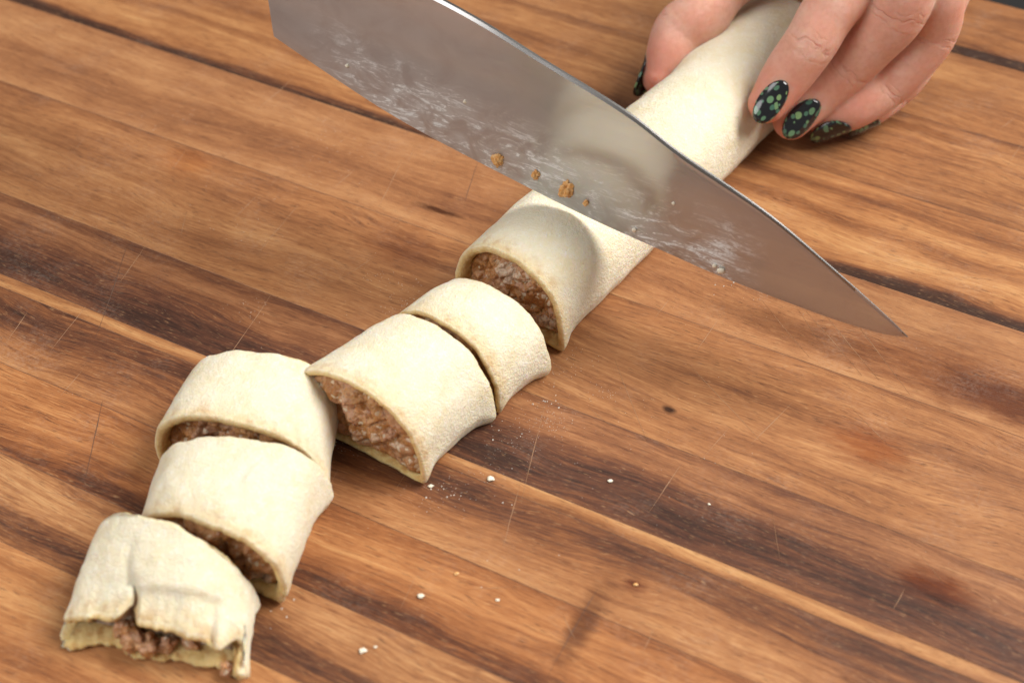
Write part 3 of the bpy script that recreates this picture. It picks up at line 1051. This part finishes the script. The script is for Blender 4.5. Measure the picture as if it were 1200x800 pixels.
tube(np.array([WR + (WR - FA) * .05, WR, WR * .6 + FA * .4, FA]), [2.0, 2.3, 2.9, 3.6], (0, 0, 1))

raw = bpy.data.meshes.new('hand_raw')
raw.from_pydata((np.array(hv) * CM).tolist(), [], hf)
tmp = bpy.data.objects.new('hand_raw', raw)
link(tmp)
fix_normals(tmp)
m_ = tmp.modifiers.new('r', 'REMESH')
m_.mode = 'VOXEL'
m_.voxel_size = .055 * CM
m_ = tmp.modifiers.new('s', 'SMOOTH')
m_.factor, m_.iterations = .5, 5
dg = bpy.context.evaluated_depsgraph_get()
ev = tmp.evaluated_get(dg)
hm = bpy.data.meshes.new_from_object(ev)
bpy.data.objects.remove(tmp)
hm.name = 'hand'
N = len(hm.vertices)
hc = np.empty(N * 3)
hm.vertices.foreach_get('co', hc)
hc = hc.reshape(-1, 3) / CM
hn = np.empty(N * 3)
hm.vertices.foreach_get('normal', hn)
hn = hn.reshape(-1, 3)
best = np.full(N, 1e9)
joint = np.full(N, 9.0)
dors = np.zeros(N)
tipa = np.zeros(N)
for k, (c, r, tg, hint) in CURVE.items():
    seg = np.concatenate([[0], np.cumsum(np.linalg.norm(np.diff(c, axis=0), axis=1))])
    D2 = np.empty((N, len(c)))
    for i in range(len(c)):
        D2[:, i] = np.linalg.norm(hc - c[i], axis=1) - r[i]
    idx = D2.argmin(1)
    dm_ = D2.min(1)
    s_ = seg[idx] + np.einsum('ij,ij->i', hc - c[idx], tg[idx])
    jpos = [seg[2 * 8], seg[4 * 8]]
    jr = np.stack([s_ - j for j in jpos])
    pick = np.abs(jr).argmin(0)
    jr = jr[pick, np.arange(N)]
    upd = dm_ < best
    best[upd] = dm_[upd]
    joint[upd] = jr[upd]
    h_ = np.array(hint) - tg[idx] * (tg[idx] @ np.array(hint))[:, None]
    h_ /= np.linalg.norm(h_, axis=1)[:, None]
    dors[upd] = np.clip(np.einsum('ij,ij->i', hn, h_) * 1.5 - .1, 0, 1)[upd]
    tipa[upd] = np.clip(1 - s_ / 1.9, 0, 1)[upd]
# soft knuckle folds in the shape itself
fold = np.exp(-(joint / .10) ** 2) * dors * .012
hc2 = hc - hn * fold[:, None]
off = np.array(person.location) / CM
hm.vertices.foreach_set('co', ((hc2 - off) * CM).ravel())
for nm, a in (('joint', joint), ('dorsal', dors), ('tip', tipa)):
    at = hm.attributes.new(nm, 'FLOAT', 'POINT')
    at.data.foreach_set('value', a.astype(np.float32))
hm.materials.clear()
hm.materials.append(SKIN)
hm.polygons.foreach_set('use_smooth', [True] * len(hm.polygons))
hand = link(bpy.data.objects.new('hand', hm), person)

# fingernails: varnished black with green dots
t = NT('nail_varnish')
uvn = t.n('TexCoord').outputs['UV']
col = (0.006, 0.007, 0.010)
vo = t.n('TexVoronoi', {'Vector': uvn, 'Scale': 3.4, 'Randomness': .9}, voronoi_dimensions='2D')
sz_ = t.n('SeparateColor', {0: vo.outputs['Color']})
rad_ = t.maprange(sz_.outputs[0], 0, 1, .12, .46)
dot = t.maprange(t.math('SUBTRACT', rad_, vo.outputs['Distance']), 0, .05)
gc = t.ramp(sz_.outputs[1], [(0, (0.04, 0.11, 0.08)), (.5, (0.09, 0.19, 0.11)), (1, (0.17, 0.27, 0.11))])
t.bsdf(Base_Color=t.mix(dot, col, gc), Roughness=.12)
t.b.inputs['Coat Weight'].default_value = .6
t.b.inputs['Coat Roughness'].default_value = .06
NAIL = t.m


def nail(fk, width, length, back, uvoff, twist=0.0):
    c, r, tg, hint = CURVE[fk]
    # nail plate lies on the back of the last joint; +s runs to the fingertip
    i0 = 6
    tdir = -(tg[2])
    d, s = frame(tg[2], hint)
    ct, stw = math.cos(twist), math.sin(twist)
    d, s = d * ct + s * stw, s * ct - d * stw
    rr = r[3]
    base = c[3] + tdir * back
    nu, nvn = 13, 13
    vv, ff, uvs = [], [], []
    for lay in (0, 1):
        for i in range(nu):
            a = -1 + 2 * i / (nu - 1)
            for j in range(nvn):
                b = -1 + 2 * j / (nvn - 1)
                # square -> squircle outline
                x = a * math.sqrt(1 - .5 * b * b)
                y = b * math.sqrt(1 - .5 * a * a)
                ang = x * width / rr
                lift = rr * (1.07 if lay == 0 else .95)
                q = base + s * (math.sin(ang) * rr * 1.0) + d * (math.cos(ang) * lift * .97) + tdir * (y * length) - d * (.10 * max(0, y) ** 2 - .06 * min(0, y) ** 2)
                vv.append(q)
                uvs.append((a * .5 + uvoff[0], b * .7 + uvoff[1]))
    G = nu * nvn
    for i in range(nu - 1):
        for j in range(nvn - 1):
            q = i * nvn + j
            ff.append((q, q + 1, q + nvn + 1, q + nvn))
            ff.append((G + q, G + q + nvn, G + q + nvn + 1, G + q + 1))
    rim = [i * nvn for i in range(nu)] + [(nu - 1) * nvn + j for j in range(1, nvn)] + [i * nvn + nvn - 1 for i in range(nu - 2, -1, -1)] + [j for j in range(nvn - 2, 0, -1)]
    for a, b in zip(rim, rim[1:] + rim[:1]):
        ff.append((a, b, G + b, G + a))
    me = bpy.data.meshes.new('fingernail')
    me.from_pydata(((np.array(vv) - off) * CM).tolist(), [], ff)
    me.polygons.foreach_set('use_smooth', [True] * len(me.polygons))
    ul = me.uv_layers.new(name='UVMap')
    for lp in me.loops:
        ul.data[lp.index].uv = uvs[lp.vertex_index]
    me.materials.append(NAIL)
    o = link(bpy.data.objects.new('fingernail', me), hand)
    fix_normals(o)


nail('index', .40, .69, .28, (.3, .2))
nail('middle', .42, .71, .28, (3.1, 1.7))
nail('ring', .46, .62, .22, (5.3, 4.2))
nail('little', .38, .50, .08, (7.7, 2.9))
nail('thumb', .55, .70, .25, (9.1, 6.3))

# dark sleeve on the forearm
t = NT('black_cloth')
t.bsdf(Base_Color=(0.010, 0.010, 0.012), Roughness=.9)
hv.clear()
hf.clear()
tube(np.array([WR * .86 + FA * .14, WR * .7 + FA * .3, WR * .45 + FA * .55, FA + (FA - WR) * .3]), [3.0, 3.3, 3.7, 4.6], (0, 0, 1), 1.0)
mesh('sleeve', hv, hf, t.m, person)

# ---------------------------------------------------------------- crumbs and flour on the board
for px, r, lb in (((505, 570), .07, None), ((575, 562), .10, 'white dough crumb on the board right of the open cut face'),
                  ((715, 564), .07, 'white dough crumb alone on the dark wood in the middle'),
                  ((493, 699), .09, 'white dough crumb on the board below the open slice'),
                  ((425, 763), .09, 'white dough crumb nearest the bottom edge of the picture'),
                  ((583, 703), .05, 'tiny dough crumb right of the crumb below the open slice'),
                  ((440, 758), .05, 'tiny dough crumb beside the lowest white crumb'),
                  ((831, 591), .04, 'tiny dough speck on the dark stave right of the middle'),
                  ((535, 672), .06, 'brown speck of filling on the board below the slices'),
                  ((745, 685), .06, 'reddish speck of filling on the dark wood right of the middle')):
    if lb is None:
        lb = 'pale dough crumb touching the front corner of the open slice'
    dark = 'filling' in lb
    q = P(*px, 0)
    r *= .7
    tag(lump('filling_crumb' if dark else 'dough_crumb', (q[0], q[1], r * .55), r, CRUMB if dark else DCR, px[0], (1.25, .9, .55), 3, 1.3), lb, 'crumb', 'crumbs on the board')

t = NT('flour')
t.bsdf(Base_Color=(0.80, 0.77, 0.70), Roughness=.9)
vv, ff = [], []


def grain(p, r):
    b = len(vv)
    a0 = rng.uniform(0, 6)
    for k in range(3):
        a = a0 + k * 2.09
        vv.append((p[0] + r * math.cos(a), p[1] + r * math.sin(a), p[2]))
    vv.append((p[0], p[1], p[2] + r * 1.1))
    ff.extend([(b, b + 1, b + 3), (b + 1, b + 2, b + 3), (b + 2, b, b + 3)])


CL = [((640, 490), 16, 120), ((510, 580), 22, 60), ((620, 520), 22, 90), ((400, 520), 10, 40), ((480, 345), 14, 50), ((440, 325), 12, 30),
      ((710, 460), 10, 40), ((290, 360), 14, 30), ((200, 140), 20, 30), ((390, 165), 25, 40), ((360, 200), 20, 30), ((270, 265), 25, 30),
      ((560, 560), 30, 40), ((700, 500), 40, 40), ((660, 430), 20, 60), ((470, 360), 10, 40), ((895, 350), 20, 30), ((780, 545), 60, 30)]
for (px, sp, nn) in CL:
    for _ in range(nn):
        q = P(px[0] + rng.gauss(0, sp), px[1] + rng.gauss(0, sp * .7), 0)
        grain((q[0], q[1], .001), rng.uniform(.004, .012))
for (px, sp, nn) in [((515, 580), 14, 9), ((645, 470), 16, 10), ((590, 500), 14, 6), ((395, 520), 6, 5), ((600, 610), 60, 8), ((320, 715), 14, 6), ((850, 340), 12, 5)]:
    for _ in range(nn):
        q = P(px[0] + rng.gauss(0, sp), px[1] + rng.gauss(0, sp * .7), 0)
        grain((q[0], q[1], .001), rng.uniform(.016, .032))
for _ in range(420):
    q = P(rng.uniform(0, 1200), rng.uniform(60, 800), 0)
    grain((q[0], q[1], .001), rng.uniform(.003, .009))
fo = mesh('flour_dust', vv, ff, t.m, smooth=False)
tag(fo, 'fine white flour dust scattered over the board', 'flour', kind='stuff')
